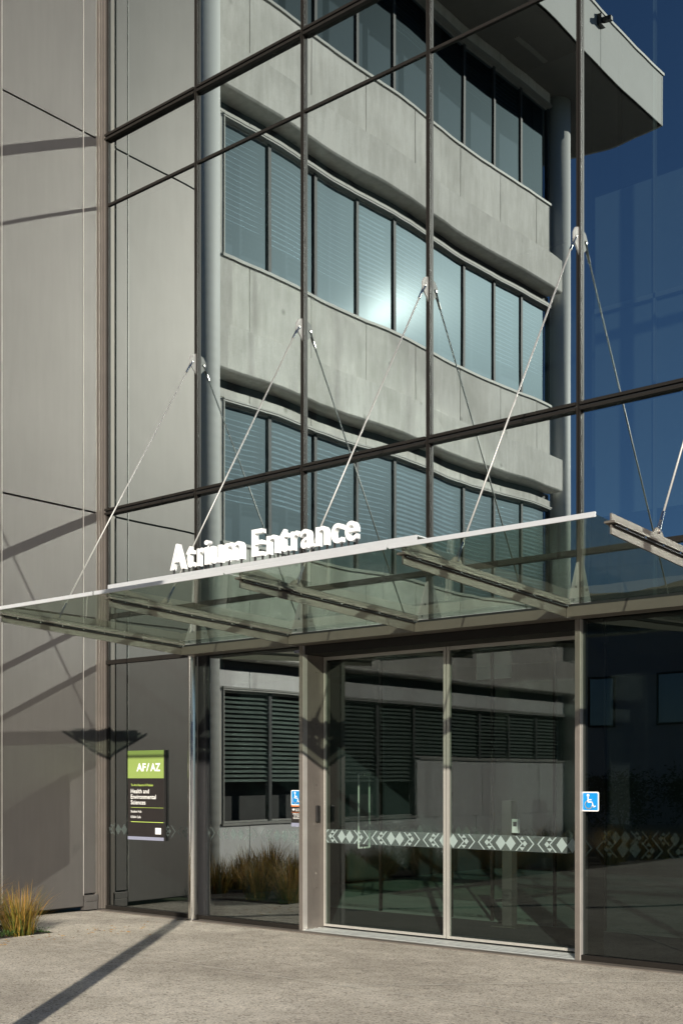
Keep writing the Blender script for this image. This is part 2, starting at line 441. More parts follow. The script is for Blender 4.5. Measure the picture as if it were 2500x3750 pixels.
# ------------------------------------------------------------------ atrium building (glass front)
MOD = 1.63
XC = -11.626
XM = [XC + i * MOD for i in range(0, 10)]          # mullion centres; XM[0] is the corner
ZT = [3.05, 3.616, 4.905, 8.69, 9.52, 13.3, 14.13]
TOP = 14.13
A = empty("atrium_building", (XM[4], 0, 0), "tall glass fronted atrium with dark bronze mullions mirroring the concrete wing", "building")
rows_up = [(3.616, 4.905), (4.905, 8.69), (8.69, 9.52), (9.52, 13.3), (13.3, 14.13)]
for i in range(len(XM) - 1):
    x0, x1 = XM[i], XM[i + 1]
    for (a, b) in rows_up:
        pane("glass_pane", x0, x1, a, b, M['g_up'], A)
    pane("glass_pane", x0, x1, 3.05, 3.616, M['g_up'], A)
    if i in (2, 3): continue
    lo = pane("glass_pane", x0, x1, 0.03, 3.05, M['g_side'] if i < 2 else M['g_dark'], A)
# mullions: two fins either side of a dark groove
for i, x in enumerate(XM[1:-1], 1):
    z0 = 3.05 if i in (1, 3) else 3.05
    m = MB()
    m.box(x - .022, x - .007, -.032, -.002, z0, TOP); m.box(x + .007, x + .022, -.032, -.002, z0, TOP)
    m.box(x - .007, x + .007, -.015, -.002, z0, TOP, 1)
    m.box(x - .03, x + .03, .004, .16, 3.05, TOP)
    m.build("mullion", [M['bronze_dark'], M['gasket']], A)
for z, h in ((3.05, .05), (3.616, .05), (4.905, .075), (8.69, .03), (9.52, .075), (13.3, .03), (14.13, .12)):
    for i in range(len(XM) - 1):
        m = MB(); x0, x1 = XM[i] + .023, XM[i + 1] - .023
        if h > .06:
            m.box(x0, x1, -.050, -.002, z - h / 2, z - .010); m.box(x0, x1, -.050, -.002, z + .010, z + h / 2)
            m.box(x0, x1, -.030, -.002, z - .010, z + .010, 1)
        else:
            m.box(x0, x1, -.036 if h > .04 else -.018, -.002, z - h / 2, z + h / 2)
        m.box(x0, x1, .004, .10, z - .03, z + .03)
        m.build("transom", [M['bronze_dark'], M['gasket']], A)
# ground frames
def lower_mull(x, mat, w=.044):
    m = MB(); m.box(x - w / 2, x + w / 2, -.055, .10, 0.0, 3.02); m.box(x + w / 2, x + w / 2 + .006, -.045, .02, 0.0, 3.02, 1)
    m.build("door_jamb", [mat, M['bright_trim']], A)
lower_mull(XM[2], M['bronze']); lower_mull(XM[4], M['bronze'])
for i in (5, 6, 7, 8): lower_mull(XM[i], M['bronze'])
m = MB(); m.box(XM[1] + .03, XM[1] + .165, -.03, .10, 0, 3.02); m.build("frame_post", M['gasket'], A)
m = MB(); m.tube((XM[1] + .026, -.105, 0), (XM[1] + .026, -.105, 3.02), .052, 28); m.tube((XM[1] + .026, -.105, 0), (XM[1] + .026, -.105, .012), .075, 28)
m.build("steel_post", M['steel'], A, smooth=False)
for o in [A.children[-1]]:
    for p in o.data.polygons: p.use_smooth = len(p.vertices) == 4
# reveal on the left of the doors + header
m = MB(); m.box(XM[2] - .02, XM[2] + .022, .101, .40, 0, 3.02); rv = m.build("reveal_panel", M['bronze'], A)
m = MB()
for z in (.45, 1.2 + .35, 2.2, 2.75): m.tube((XM[2] + .022, .17, z), (XM[2] + .025, .17, z), .006, 8)
m.build("screw", M['steel'], rv)
m = MB(); m.box(XM[2] + .022, XM[2] + .05, .15, .215, 1.15, 1.33)
m.build("door_sensor", M['black'], A, .012)
m = MB(); m.box(XM[4] - .02, XM[4] + .022, .101, .40, 0, 3.02); m.build("reveal_panel", M['bronze_dark'], A)
m = MB(); m.box(XM[2] + .023, XM[4] - .023, -.02, .45, 2.93, 3.02); m.box(XM[2] + .023, XM[4] - .023, .34, .60, 2.87, 2.929)
m.build("door_header", M['bronze_dark'], A)
# sills
m = MB()
m.box(XC, XM[2] - .03, -.16, -.001, -.01, .012); m.box(XM[2] - .03, XM[4] + .02, -.16, -.06, -.01, .012); m.box(XM[4] + .02, XM[-1], -.16, -.001, -.01, .012)
m.build("sill_plate", M['sill'], A)
for i in (0, 1, 4, 5, 6, 7, 8):
    m = MB(); m.box(XM[i] + .03, XM[i + 1] - .03, -.04, .06, .014, .06); m.build("bottom_rail", M['bronze_dark'], A, .003)
m = MB(); m.box(XM[2] + .023, XM[4] - .023, -.055, .30, -.01, .014)
for k in range(4): m.box(XM[2] + .023, XM[4] - .023, -.03 + k * .075, .005 + k * .075, .0141, .021)
m.build("threshold", M['alu'], A)

# frosted motif band (period .66 m)
def motif(mb, xc, zc, y, x0, x1, u=.00074):
    polys = []
    def P(pts): polys.append([(xc + a * u, zc + b * u) for a, b in pts])
    for s in (-1, 1):
        P([(0, 0), (s * 75, 95), (s * 150, 0), (s * 75, -95)])
        P([(s * 145, 95), (s * 168, 95), (s * 258, 0), (s * 235, 0)]); P([(s * 235, 0), (s * 258, 0), (s * 168, -95), (s * 145, -95)])
        P([(s * 315, 95), (s * 338, 95), (s * 425, 0), (s * 402, 0)]); P([(s * 402, 0), (s * 425, 0), (s * 338, -95), (s * 315, -95)])
        P([(s * 205, 48), (s * 245, 92), (s * 285, 48)]); P([(s * 205, -48), (s * 245, -92), (s * 285, -48)])
        P([(s * 250, 0), (s * 285, 40), (s * 322, 0), (s * 285, -40)])
    for pl in polys:
        q = []
        # clip to x0..x1 (convex clip)
        def clip(pts, f):
            out = []
            for i in range(len(pts)):
                a, b = pts[i], pts[(i + 1) % len(pts)]; fa, fb = f(a), f(b)
                if fa >= 0: out.append(a)
                if fa * fb < 0:
                    k = fa / (fa - fb); out.append((a[0] + (b[0] - a[0]) * k, a[1] + (b[1] - a[1]) * k))
            return out
        q = clip(pl, lambda p: p[0] - x0)
        q = clip(q, lambda p: x1 - p[0]) if len(q) > 2 else q
        if len(q) > 2: mb.poly([(p[0], y, p[1]) for p in q])
def band(parent, x0, x1, y, zc, mat, phase, bg=True):
    m = MB(); k = math.floor((x0 - phase) / .66) - 1
    while phase + k * .66 - .33 < x1:
        motif(m, phase + k * .66, zc, y - .003, x0, x1); k += 1
    m.build("frosted_pattern", mat, parent, flip=False)
    if bg:
        m = MB(); m.poly(quad_xz(x0, x1, y - .0015, zc - .075, zc + .075)); m.build("frosted_film", M['film_bg'], parent, flip=False)
PH = -7.38
# sliding doors
for x0, x1, hx in ((XM[2] + .03, XM[3] - .005, XM[3] - .06), (XM[3] + .005, XM[4] - .03, XM[3] + .1)):
    D = MB()
    st = .022
    s0 = .03 if x0 < XM[3] - 1 else .028
    D.box(x0, x0 + (st if x0 < XM[3] - 1 else .030), .28, .32, .03, 2.925); D.box(x1 - (.030 if x0 < XM[3] - 1 else st), x1, .28, .32, .03, 2.925)
    D.box(x0 + st, x1 - st, .285, .315, .03, .055); D.box(x0 + st, x1 - st, .285, .315, 2.89, 2.925)
    d = D.build("sliding_door", M['stile'], A)
    pane("door_pane", x0 + .01, x1 - .01, .05, 2.91, M['g_door'], d, .30)
    band(d, x0 + .03, x1 - .03, .30, 1.0, M['film'], PH)
for i in (0, 1): band(A, XM[i] + .03, XM[i + 1] - .03, 0.0, 1.0, M['film_faint'], PH, False)
for i in (4, 5, 6, 7, 8):
    band(A, XM[i] + .05, XM[i + 1] - .05, .006, 1.0, M['film_mid'], PH + .1, False)
# small door number plate
m = MB(); m.box(XM[2] - .135, XM[2] - .03, -.006, -.001, 2.955, 2.985, 0); text_into(m, "AZ 100A", XM[2] - .128, 2.963, .014, -.007, .09, mi=1)
m.build("number_plate", [M['signgrey'], M['black']], A, flip=False)

# inner lobby line (second glazed screen with the same band) and pull handles
m = MB()
for x in (-11.6, -8.9, -7.86, -7.3, -6.5, -5.9, -3.9, -2.2): m.box(x - .012, x + .012, 1.99, 2.03, 0, 3.34)
ins = m.build("inner_screen", M['bronze_dark'], A)
pane("inner_pane", -11.6, 2.9, .03, 2.9, M['g_inner'], ins, 2.0)
band(ins, -9.6, 1, 1.99, 1.0, M['film_mid'], -8.35, False); 
m = MB(); m_ = []
hx = -9.14
for dy, xx in ((-.09, hx), (.12, hx)):
    pts = [(xx, 1.97 + dy * 0.2, .77), (xx, 1.97 + dy, .77), (xx, 1.97 + dy, 1.667), (xx, 1.97 + dy * 0.2, 1.667)]
    for a, b in zip(pts, pts[1:]): m.tube(a, b, .012, 10)
m.build("pull_handle", M['handle'], ins)
# interior shell
m = MB(); m.poly([(-11.6, .32, .004), (3, .32, .004), (3, 1.95, .004), (-11.6, 1.95, .004)]); m.build("entrance_mat", M['mat'], A, flip=False)
m = MB(); m.poly([(-18, 1.95, .006), (3, 1.95, .006), (3, 16, .006), (-18, 16, .006)]); m.build("lobby_floor", M['intfloor'], A, flip=False)
m = MB(); m.box(-11.9, 3.2, 9, 9.3, 0, 14.3); m.box(3.0, 3.2, .2, 9, 0, 14.3); m.build("lobby_wall", M['intwall'], A)
m = MB(); m.box(-11.95, -11.70, .02, 9, 0, 14.3); m.build("side_wall", M['intwall'], A)
m = MB(); m.box(-11.9, 3.2, -.06, 9.3, 14.25, 14.7); m.build("roof", M['bronze_dark'], A)
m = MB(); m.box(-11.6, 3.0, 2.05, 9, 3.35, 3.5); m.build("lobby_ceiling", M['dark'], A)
m = MB()
for zz in (.02, 4.9, 9.5): pass
for x in (-9.2, -6.2, -3.2, -.2): m.box(x - .03, x + .03, 8.93, 8.998, 3.5, 14.2)
for z in (5.2, 8.0, 11.0): m.box(-11.6, 3.0, 8.94, 8.999, z - .03, z + .03)
m.build("back_grid", M['bronze_dark'], A)
m = MB(); m.box(-7.32, 2.9, 4.5, 4.6, 5.0, 9.15); m.build("gallery_wall", M['gallery'], A)
m = MB()
for x in (-6.48, -3.2, .1): m.box(x - .014, x + .014, 4.44, 4.499, 3.5, 13.5)
m.box(-7.3, 2.9, 4.44, 4.499, 7.62, 7.68); m.build("gallery_frame", M['winframe'], A)
m = MB(); m.box(-8.30, -8.27, 3.3, 3.34, 3.26, 3.36); m.box(-7.94, -7.91, 3.3, 3.34, 3.26, 3.36); m.box(-8.36, -7.86, 3.3, 3.34, 2.88, 3.26); m.build("hanging_panel", M['white'], A)

# entrance reader post inside the lobby
P_ = empty("reader_post", (-6.87, 1.7, 0), "grey square post with a small white card reader standing inside behind the right door leaf", "post")
m = MB(); m.box(-6.93, -6.81, 1.62, 1.74, .012, 1.38); m.build("post_body", M['post'], P_, .004)
m = MB(); m.box(-7.02, -6.72, 1.53, 1.83, 0.005, .022); m.build("base_plate", M['post'], P_, .003)
m = MB(); m.box(-6.809, -6.735, 1.63, 1.67, 1.03, 1.18); m.box(-6.795, -6.75, 1.628, 1.6299, 1.10, 1.15, 1); m.build("card_reader", [M['white'], M['black']], P_, .003)

# ------------------------------------------------------------------ bronze clad wall on the left
Bw = empty("clad_wall", (-11.65, -.8, 0), "bronze metal panel wall with thin dark joints at the left of the glass", "wall")
ZJ = [0.06, 3.585, 4.88, 9.476, 14.1]
for (y0, y1) in ((-1.493, -.352), (-.338, -.16)):
    for a, b in zip(ZJ, ZJ[1:]):
        za = a + .010; zb = b - .010
        if y0 > -1 and a < 1:
            m = MB(); m.box(-11.70, -11.635, y0, y1, .22, zb); m.build("wall_panel", M['panel'], Bw, .003)
            m = MB(); m.box(-11.70, -11.628, y0, y1 + .03, .02, .115); m.box(-11.70, -11.620, y0, y1 + .03, .12, .20); m.build("kick_plate", M['panel'], Bw, .003)
        else:
            m = MB(); m.box(-11.70, -11.63, y0, y1, za, zb); m.build("wall_panel", M['panel'], Bw, .003)
m = MB(); m.box(-12.6, -11.70, -1.57, -.02, 0.05, 14.1); m.build("wall_core", M['panel_dark'], Bw)
m = MB(); m.box(-11.70, -11.625, -1.57, -1.507, .06, 14.1); m.build("corner_cap", M['panel'], Bw, .003)
m = MB(); m.box(-11.69, -11.622, -.350, -.345, .2, 14.1); m.box(-11.69, -11.618, -1.506, -1.501, .06, 14.1); m.build("joint_bead", M['bright_trim'], Bw)
m = MB()
m.box(-11.70, -11.645, -.157, -.118, 0.02, 14.1); m.box(-11.70, -11.628, -.112, -.086, 0.02, 14.1); m.box(-11.70, -11.610, -.080, -.056, 0.02, 14.1)
m.box(-11.70, -11.592, -.050, -.024, 0.02, 14.1)
m.build("corner_trim", M['bronze'], Bw)
m = MB(); m.box(-11.61, -11.565, -.020, -.001, .02, 14.1); m.build("edge_gasket", M['bronze_dark'], Bw)
m = MB(); m.box(-12.7, -11.57, -1.6, -.065, 14.1, 14.7); m.build("parapet", M['bronze_dark'], Bw)

# ------------------------------------------------------------------ glass canopy
K = empty("entrance_canopy", (XM[3], -.1, 3.02), "glass entrance canopy on bronze ribs hung from slender steel rods over the doors", "canopy")
def zg(y): return 3.245 + (y + 2.8) / 2.6 * (3.140 - 3.245)       # glass plane
for i in range(1, 7):
    x0, x1 = XM[i] + .012, XM[i + 1] - .012
    if i < 5: m = MB(); m.poly([(x0, -2.79, zg(-2.79)), (x1, -2.79, zg(-2.79)), (x1, -.20, zg(-.2)), (x0, -.20, zg(-.2))])
    if i < 5:
        m.build("canopy_pane", M['g_canopy'], K, flip=False)
        m = MB(); m.box(x0, x1, -2.802, -2.790, 3.228, 3.262); m.build("edge_strip", M['strip'], K, .002)
    m = MB(); m.box(x0, x1, -.26, -.235, 3.018, 3.105); m.box(x0, x1, -.234, -.06, 3.018, 3.03); m.box(x0, x1, -.228, -.20, 3.1055, 3.132, 1)
    m.build("back_channel", [M['rib'], M['gasket']], K)
tips = {}
for i in range(1, 6):
    x = XM[i]
    m = MB()
    # web below, tapering to the tip
    m.prism([(-2.62, 3.149), (-2.62, zg(-2.62) - .024), (-.24, zg(-.24) - .024), (-.24, 3.018)], 'x', x - .006, x + .006)
    b = m.build("rib", M['rib'], K)
    m = MB()
    m.prism([(-2.64, zg(-2.64) - .022), (-.24, zg(-.24) - .022), (-.24, zg(-.24) - .008), (-2.64, zg(-2.64) - .008)], 'x', x - .037, x + .037)
    m.build("rib_flange", M['rib'], b)
    m = MB()
    m.prism([(-2.60, zg(-2.60) - .036), (-.26, zg(-.26) - .040), (-.26, zg(-.26) - .023), (-2.60, zg(-2.60) - .023)], 'x', x - .024, x + .024)
    m.build("rib_gasket", M['gasket'], b)
    m = MB()
    m.prism([(-2.62, zg(-2.62) - .006), (-2.62, zg(-2.62) + .042), (-2.02, zg(-2.02) + .042), (-1.97, zg(-1.97) + .085), (-1.90, zg(-1.9) + .085), (-1.86, zg(-1.86) + .042), (-.05, zg(-.05) + .042), (-.05, zg(-.05) - .006)], 'x', x - .006, x + .006)
    m.build("rib_fin", M['rib'], b)
    m = MB()
    for k in range(9):
        y = -2.45 + k * .27
        m.tube((x + .026, y, zg(y) - .034), (x + .026, y, zg(y) - .022), .007, 6); m.tube((x - .026, y, zg(y) - .034), (x - .026, y, zg(y) - .022), .007, 6)
    m.build("bolt", M['steel'], b)
    # plate on the facade
    m = MB(); m.prism([(-.004, 3.12), (-.20, 3.12), (-.20, 3.17), (-.06, 3.52), (-.004, 3.54)], 'x', x - .008, x + .008)
    wp = m.build("wall_plate", M['satin'], K, .002)
    m = MB()
    for (y, z) in ((-.10, 3.30), (-.15, 3.18)): m.tube((x - .018, y, z), (x + .018, y, z), .012, 8)
    m.build("bolt", M['steel'], wp)
    # upper anchor
    m = MB(); m.prism([(-.004, 6.24), (-.004, 6.50), (-.09, 6.47), (-.125, 6.42), (-.125, 6.36), (-.10, 6.33)], 'x', x - .007, x + .007)
    an = m.build("anchor_plate", M['satin'], K)
    a = Vector((x, -.09, 6.385)); c = Vector((x, -1.935, 3.275)); d = (c - a).normalized()
    m = MB(); m.tube(a + d * .10, c - d * .16, .0080, 10)
    rod = m.build("tie_rod", M['rod'], K, smooth=True)
    for e, s in ((a, 1), (c, -1)):
        m = MB()
        for sx in (-.014, .014):
            m.tube(e + Vector((sx, 0, 0)) - d * .018 * s, e + Vector((sx * .3, 0, 0)) + d * s * .13, .007, 8)
        m.tube(e + d * s * .09, e + d * s * .17, .0125, 10)
        m.tube(e - Vector((.020, 0, 0)), e + Vector((.020, 0, 0)), .010, 10)
        m.build("fork_end", M['steel'], rod)
# end plates carrying the sign rail
for i in (2, 3, 4):
    x = XM[i]; m = MB()
    m.prism([(-2.60, 3.262), (-2.60, 3.325), (-2.48, 3.325), (-2.10, 3.262)], 'x', x + .008, x + .014)
    m.build("sign_support", M['rib'], K)

# ------------------------------------------------------------------ canopy sign
G = empty("entrance_sign", (-6.6, -2.6, 3.3), "white raised letters reading Atrium Entrance standing on a rail along the canopy edge", "sign")
m = MB(); m.box(-8.33, -4.95, -2.665, -2.655, 3.268, 3.332); m.box(-8.33, -4.95, -2.654, -2.54, 3.322, 3.332)
m.build("rail", M['strip'], G, .002)
def XatY(px, Y):
    u = (px - 1250) / 4352.; Yp = Y + 9.45
    return -(.639 - .7693 * u) / (.7693 + .639 * u) * Yp
YL = -2.64
L = [("A", 621, 671), ("t", 680, 703), ("r", 719, 745), ("i", 746, 762), ("u", 768, 807), ("m", 821, 885),
     ("E", 919, 959), ("n", 973, 1015), ("t", 1020, 1052), ("r", 1062, 1094), ("a", 1098, 1138), ("n", 1153, 1195), ("c", 1210, 1248), ("e", 1260, 1303)]
LZ = 3.375
for ch, p0, p1 in L:
    x0, x1 = XatY(p0, YL), XatY(p1, YL)
    m = MB(); text_into(m, ch, x0, LZ, .215, YL + .028, width=x1 - x0, depth=.046, offset=.012)
    lt = m.build("letter", M['white'], G)
    bv = lt.modifiers.new("b", 'BEVEL'); bv.width = .0025; bv.segments = 2; bv.limit_method = 'ANGLE'
    m = MB()
    if ch == 'i': m.tube(((x0 + x1) / 2, YL + .028, LZ + .14), ((x0 + x1) / 2, YL + .028, LZ + .175), .006, 8, mi=1); m.build("dot_stem", [M['black'], M['white']], lt)
    for q in ((x0 * .85 + x1 * .15), (x0 * .15 + x1 * .85)) if ch not in 'i' else ((x0 + x1) / 2,):
        m = MB(); m.tube((q, YL + .028, 3.331), (q, YL + .028, LZ + .012), .009, 8)
        m.build("pin", M['black'], lt)

# ------------------------------------------------------------------ building sign board
x0, x1, zb, zt, yf = -11.18, -10.535, .885, 1.955, -.032
G2 = empty("directory_sign", ((x0 + x1) / 2, -.02, zb), "tall green and black board reading AF/AZ Health and Environmental Sciences on the glass", "sign")
H = zt - zb
m = MB(); m.box(x0, x1, yf, -.004, zb, zt); m.box(x1, x1 + .012, yf - .002, -.004, zb, zt, 1)
bd = m.build("board", [M['signblack'], M['black']], G2)
m = MB(); m.box(x0, x1 - .001, yf - .003, yf - .0005, zt - H * .31, zt); m.build("green_header", M['signgreen'], G2)
m = MB(); m.box(x0, x1 - .001, yf - .003, yf - .0005, zb, zb + H * .036); m.build("grey_footer", M['signgrey'], G2)
m = MB(); yy = yf - .004
wd = x1 - x0
text_into(m, "AF", x0 + wd * .25, zt - H * .233, H * .090, yy, wd * .26, offset=.03)
text_into(m, "/", x0 + wd * .52, zt - H * .233, H * .090, yy, wd * .09, offset=.02, capref='/')
text_into(m, "AZ", x0 + wd * .635, zt - H * .233, H * .090, yy, wd * .275, offset=.03)
text_into(m, "Health and", x0 + wd * .09, zt - H * .478, H * .048, yy, wd * .51, offset=.010)
text_into(m, "Environmental", x0 + wd * .09, zt - H * .541, H * .048, yy, wd * .70, offset=.010)
text_into(m, "Sciences", x0 + wd * .09, zt - H * .604, H * .048, yy, wd * .41, offset=.010)
text_into(m, "Student Hub", x0 + wd * .09, zt - H * .695, H * .026, yy, wd * .30, offset=.008)
text_into(m, "K\u014dkihi Cafe", x0 + wd * .09, zt - H * .757, H * .026, yy, wd * .28, offset=.008)
m.build("white_lettering", M['signwhite'], G2, flip=False)
m = MB(); text_into(m, "Te Ara Hauora A Putaiao", x0 + wd * .09, zt - H * .398, H * .026, yy, wd * .62, offset=.005)
m.poly(quad_xz(x0 + wd * .09, x1 - .004, yy, zt - H * .640, zt - H * .637)); m.poly(quad_xz(x0 + wd * .09, x1 - .004, yy, zt - H * .802, zt - H * .796))
m.build("green_lettering", M['limegreen'], G2, flip=False)
m = MB(); m.poly(quad_xz(x1 - wd * .23, x1 - wd * .07, yy, zb + H * .07, zb + H * .14)); m.build("white_square", M['signwhite'], G2, flip=False)

# ------------------------------------------------------------------ stickers
def rrect(x0, x1, z0, z1, r, y, n=6):
    pts = []
    for cx, cz, a0 in ((x1 - r, z1 - r, 0), (x0 + r, z1 - r, 90), (x0 + r, z0 + r, 180), (x1 - r, z0 + r, 270)):
        for k in range(n + 1):
            a = math.radians(a0 + 90 * k / n); pts.append((cx + r * math.cos(a), y, cz + r * math.sin(a)))
    return pts[::-1]
def strip2d(mb, pts, w, y, mi=0):
    for a, b in zip(pts, pts[1:]):
        a, b = Vector(a), Vector(b); n = Vector((-(b - a).y, (b - a).x)).normalized() * w / 2; e = (b - a).normalized() * w * .3
        a2, b2 = a - e, b + e
        mb.poly([(q.x, y, q.y) for q in (a2 - n, b2 - n, b2 + n, a2 + n)], mi)
def access_sticker(xc, zc, w, y, label):
    E = empty("access_sticker", (xc, y, zc), label, "sticker")
    m = MB(); m.prism([(p[0], p[2]) for p in rrect(xc - w / 2, xc + w / 2, zc - w * .52, zc + w * .52, w * .09, y)], 'y', y, y - .0015); m.build("white_border", M['signwhite'], E)
    m = MB(); m.poly(rrect(xc - w * .44, xc + w * .44, zc - w * .46, zc + w * .46, w * .05, y - .003)); m.build("blue_field", M['blue'], E, flip=False)
    m = MB(); yy = y - .0045; k = w / 215.
    def q(a, b): return (xc + (a - 373) * k, zc - (b - 297) * k)
    c = q(345, 226); m.poly([(c[0] + 17 * k * math.cos(t * math.pi / 8), yy, c[1] + 17 * k * math.sin(t * math.pi / 8)) for t in range(16)])
    strip2d(m, [q(346, 240), q(346, 298)], 14 * k, yy)
    strip2d(m, [q(346, 276), q(385, 276)], 12 * k, yy - .0002)
    strip2d(m, [q(346, 302), q(396, 302), q(414, 358), q(438, 348)], 13 * k, yy - .0004)
    arc = [q(354 + 45 * math.cos(math.radians(a)), 332 + 46 * math.sin(math.radians(a))) for a in range(12, 262, 12)]
    strip2d(m, arc, 12 * k, yy - .0006)
    m.build("wheelchair_symbol", M['signwhite'], E, flip=False)
access_sticker(-8.47, 1.413, .155, -.003, "blue wheelchair access sticker above the CCTV notice left of the doors")
access_sticker(-5.003, 1.412, .165, -.003, "blue wheelchair access sticker on the dark glass right of the doors")
E = empty("camera_notice", (-8.47, -.003, 1.24), "small black CCTV notice with orange line below a blue sticker", "sticker")
m = MB(); m.box(-8.545, -8.39, -.0045, -.003, 1.145, 1.325); m.build("black_field", M['signblack'], E)
m = MB(); m.poly(quad_xz(-8.545, -8.39, -.006, 1.318, 1.33)); m.poly(quad_xz(-8.54, -8.41, -.006, 1.2555, 1.2585)); m.build("orange_line", M['orange'], E, flip=False)
m = MB()
text_into(m, "CCTV", -8.485, 1.27, .026, -.006, .078, offset=.012)
m.poly([(-8.532, -.006, 1.292), (-8.50, -.006, 1.298), (-8.492, -.006, 1.286), (-8.51, -.006, 1.274), (-8.525, -.006, 1.280)])
text_into(m, "OPERATING", -8.523, 1.232, .015, -.006, .108, offset=.01)
text_into(m, "IN THIS", -8.505, 1.210, .015, -.006, .072, offset=.01)
text_into(m, "BUILDING", -8.515, 1.188, .015, -.006, .092, offset=.01)
m.poly(quad_xz(-8.43, -8.40, -.006, 1.152, 1.174))
m.build("white_lettering", M['signwhite'], E, flip=False)
m = MB(); m.box(-8.545, -8.39, -.0045, -.003, 1.105, 1.1445); m.build("grey_footer", M['signgrey'], E)

# ------------------------------------------------------------------ concrete wing (behind the viewer's left, seen mirrored)
XW = -13.6
Y0, Y1 = -3.98, -14.39
N = 9; PW = (Y0 - Y1) / N
T = empty("concrete_wing", (XW, -9, 0), "precast concrete wing with three bands of blinded windows under a deep roof overhang", "building")
rows = [(.91, 3.05), (5.45, 7.69), (10.05, 12.25), (14.6, 16.8)]
def cbox(name, *a, mat='concrete', bev=.006):
    m = MB(); m.box(*a); return m.build(name, M[mat], T, bev)
segs = [(0.0, .91 - .04), (3.05 + .06, 5.45 - .05), (7.69 + .06, 10.05 - .05), (12.25 + .06, 14.6 - .05), (16.8 + .05, 17.15)]
yj = [Y0 + .45] + [-4.57 - 1.53 * k for k in range(7)] + [Y1 + .03]
for si, (a, b) in enumerate(segs):
    for k in range(len(yj) - 1):
        ya, yb = yj[k + 1], yj[k]
        if si == 0:
            cbox("wall", XW - .2, XW, ya + .007, yb - .007, 0, b, mat='painted')
        elif si in (2, 3):
            zl = {2: 8.79, 3: 13.26}[si]
            cbox("wall", XW - .2, XW, ya + .007, yb - .007, a, zl - .90)
            cbox("recess", XW - .2, XW - .07, ya, yb, zl - .90, zl - .75, mat="mull", bev=0)  # real groove, coloured near-black to paint in the ledge's shadow
            cbox("wall", XW - .2, XW, ya + .007, yb - .007, zl + .014, b)
        elif si == 1:
            cbox("wall", XW - .2, XW, ya + .007, yb - .007, a, 3.38, mat='painted')
            cbox("recess", XW - .2, XW - .07, ya, yb, 3.38, 3.53, mat="mull", bev=0)  # same near-black groove, shade under the ledge put into its colour
            cbox("wall", XW - .2, XW, ya + .007, yb - .007, 4.274, b)
        else:
            cbox("wall", XW - .2, XW, ya + .007, yb - .007, a, b)
# infill wall above the short windows on the ground floor (from the fourth module on)
for k in range(4, 9):
    ya, yb = Y0 - (k + 1) * PW, Y0 - k * PW
    cbox("wall", XW - .2, XW - .002, ya + .007, yb - .007, .875, 2.0, mat='painted')
# end walls and core
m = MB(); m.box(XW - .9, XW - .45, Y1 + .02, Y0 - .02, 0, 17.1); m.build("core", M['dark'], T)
m = MB(); m.box(-22, XW - .21, Y1 - .0, Y1 + .02, 0, 17.1); m.box(-22, XW - .21, Y0 + .2, Y0 + .44, 0, 17.1); m.build("end_wall", M['soffit'], T)
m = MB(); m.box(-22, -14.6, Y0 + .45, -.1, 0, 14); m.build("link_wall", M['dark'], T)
for zt_ in (4.27, 8.79, 13.26):
    m = MB(); m.prism([(XW - .1, zt_ - .73), (XW + .27, zt_ - .73), (XW + .30, zt_ - .70), (XW + .30, zt_), (XW - .1, zt_)], 'y', Y1 + .05, Y0 + .50)
    m.build("ledge", M['concrete'], T, .008)
# windows
rb = random.Random(3)
def wing_window(y0, z0, z1, blind_from, lou, gm='g_wing'):
    """y0 is the end nearer the glass front; window spans y0-PW..y0"""
    f = MB(); ya, yb = y0 - PW, y0
    x = XW - .10
    f.box(x - .05, x + .02, ya + .045, yb - .045, z0, z0 + .03); f.box(x - .05, x + .02, ya + .045, yb - .045, z1 - .03, z1)
    f.box(x - .05, x + .035, ya - .038, ya + .038, z0 - .03, z1, 1)
    fr = f.build("window", [M['winframe'], M['mull']], T, .003)
    if not lou:
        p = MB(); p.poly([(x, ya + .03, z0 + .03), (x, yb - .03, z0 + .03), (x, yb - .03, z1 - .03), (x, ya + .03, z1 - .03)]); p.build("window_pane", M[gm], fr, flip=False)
    b = MB(); z = z1 - .08
    step = .088 if not lou else .075
    tl_ = rb.uniform(.030, .062)
    while z > blind_from:
        if lou: b.add([(x - .03, ya + .05, z), (x - .03, yb - .05, z), (x + .02, yb - .05, z - .045), (x + .02, ya + .05, z - .045)], [(0, 1, 2, 3)])
        else: b.add([(x - .10, ya + .05, z), (x - .10, yb - .05, z), (x - .055, yb - .05, z - tl_), (x - .055, ya + .05, z - tl_)], [(0, 1, 2, 3)])
        z -= step
    b.build("louvres" if lou else "blind", M['louvre'] if lou or gm != 'g_wing' else M['blind'], fr, flip=False)  # top-row blinds get the darker louvre colour, imitating the overhang's shade
    return fr

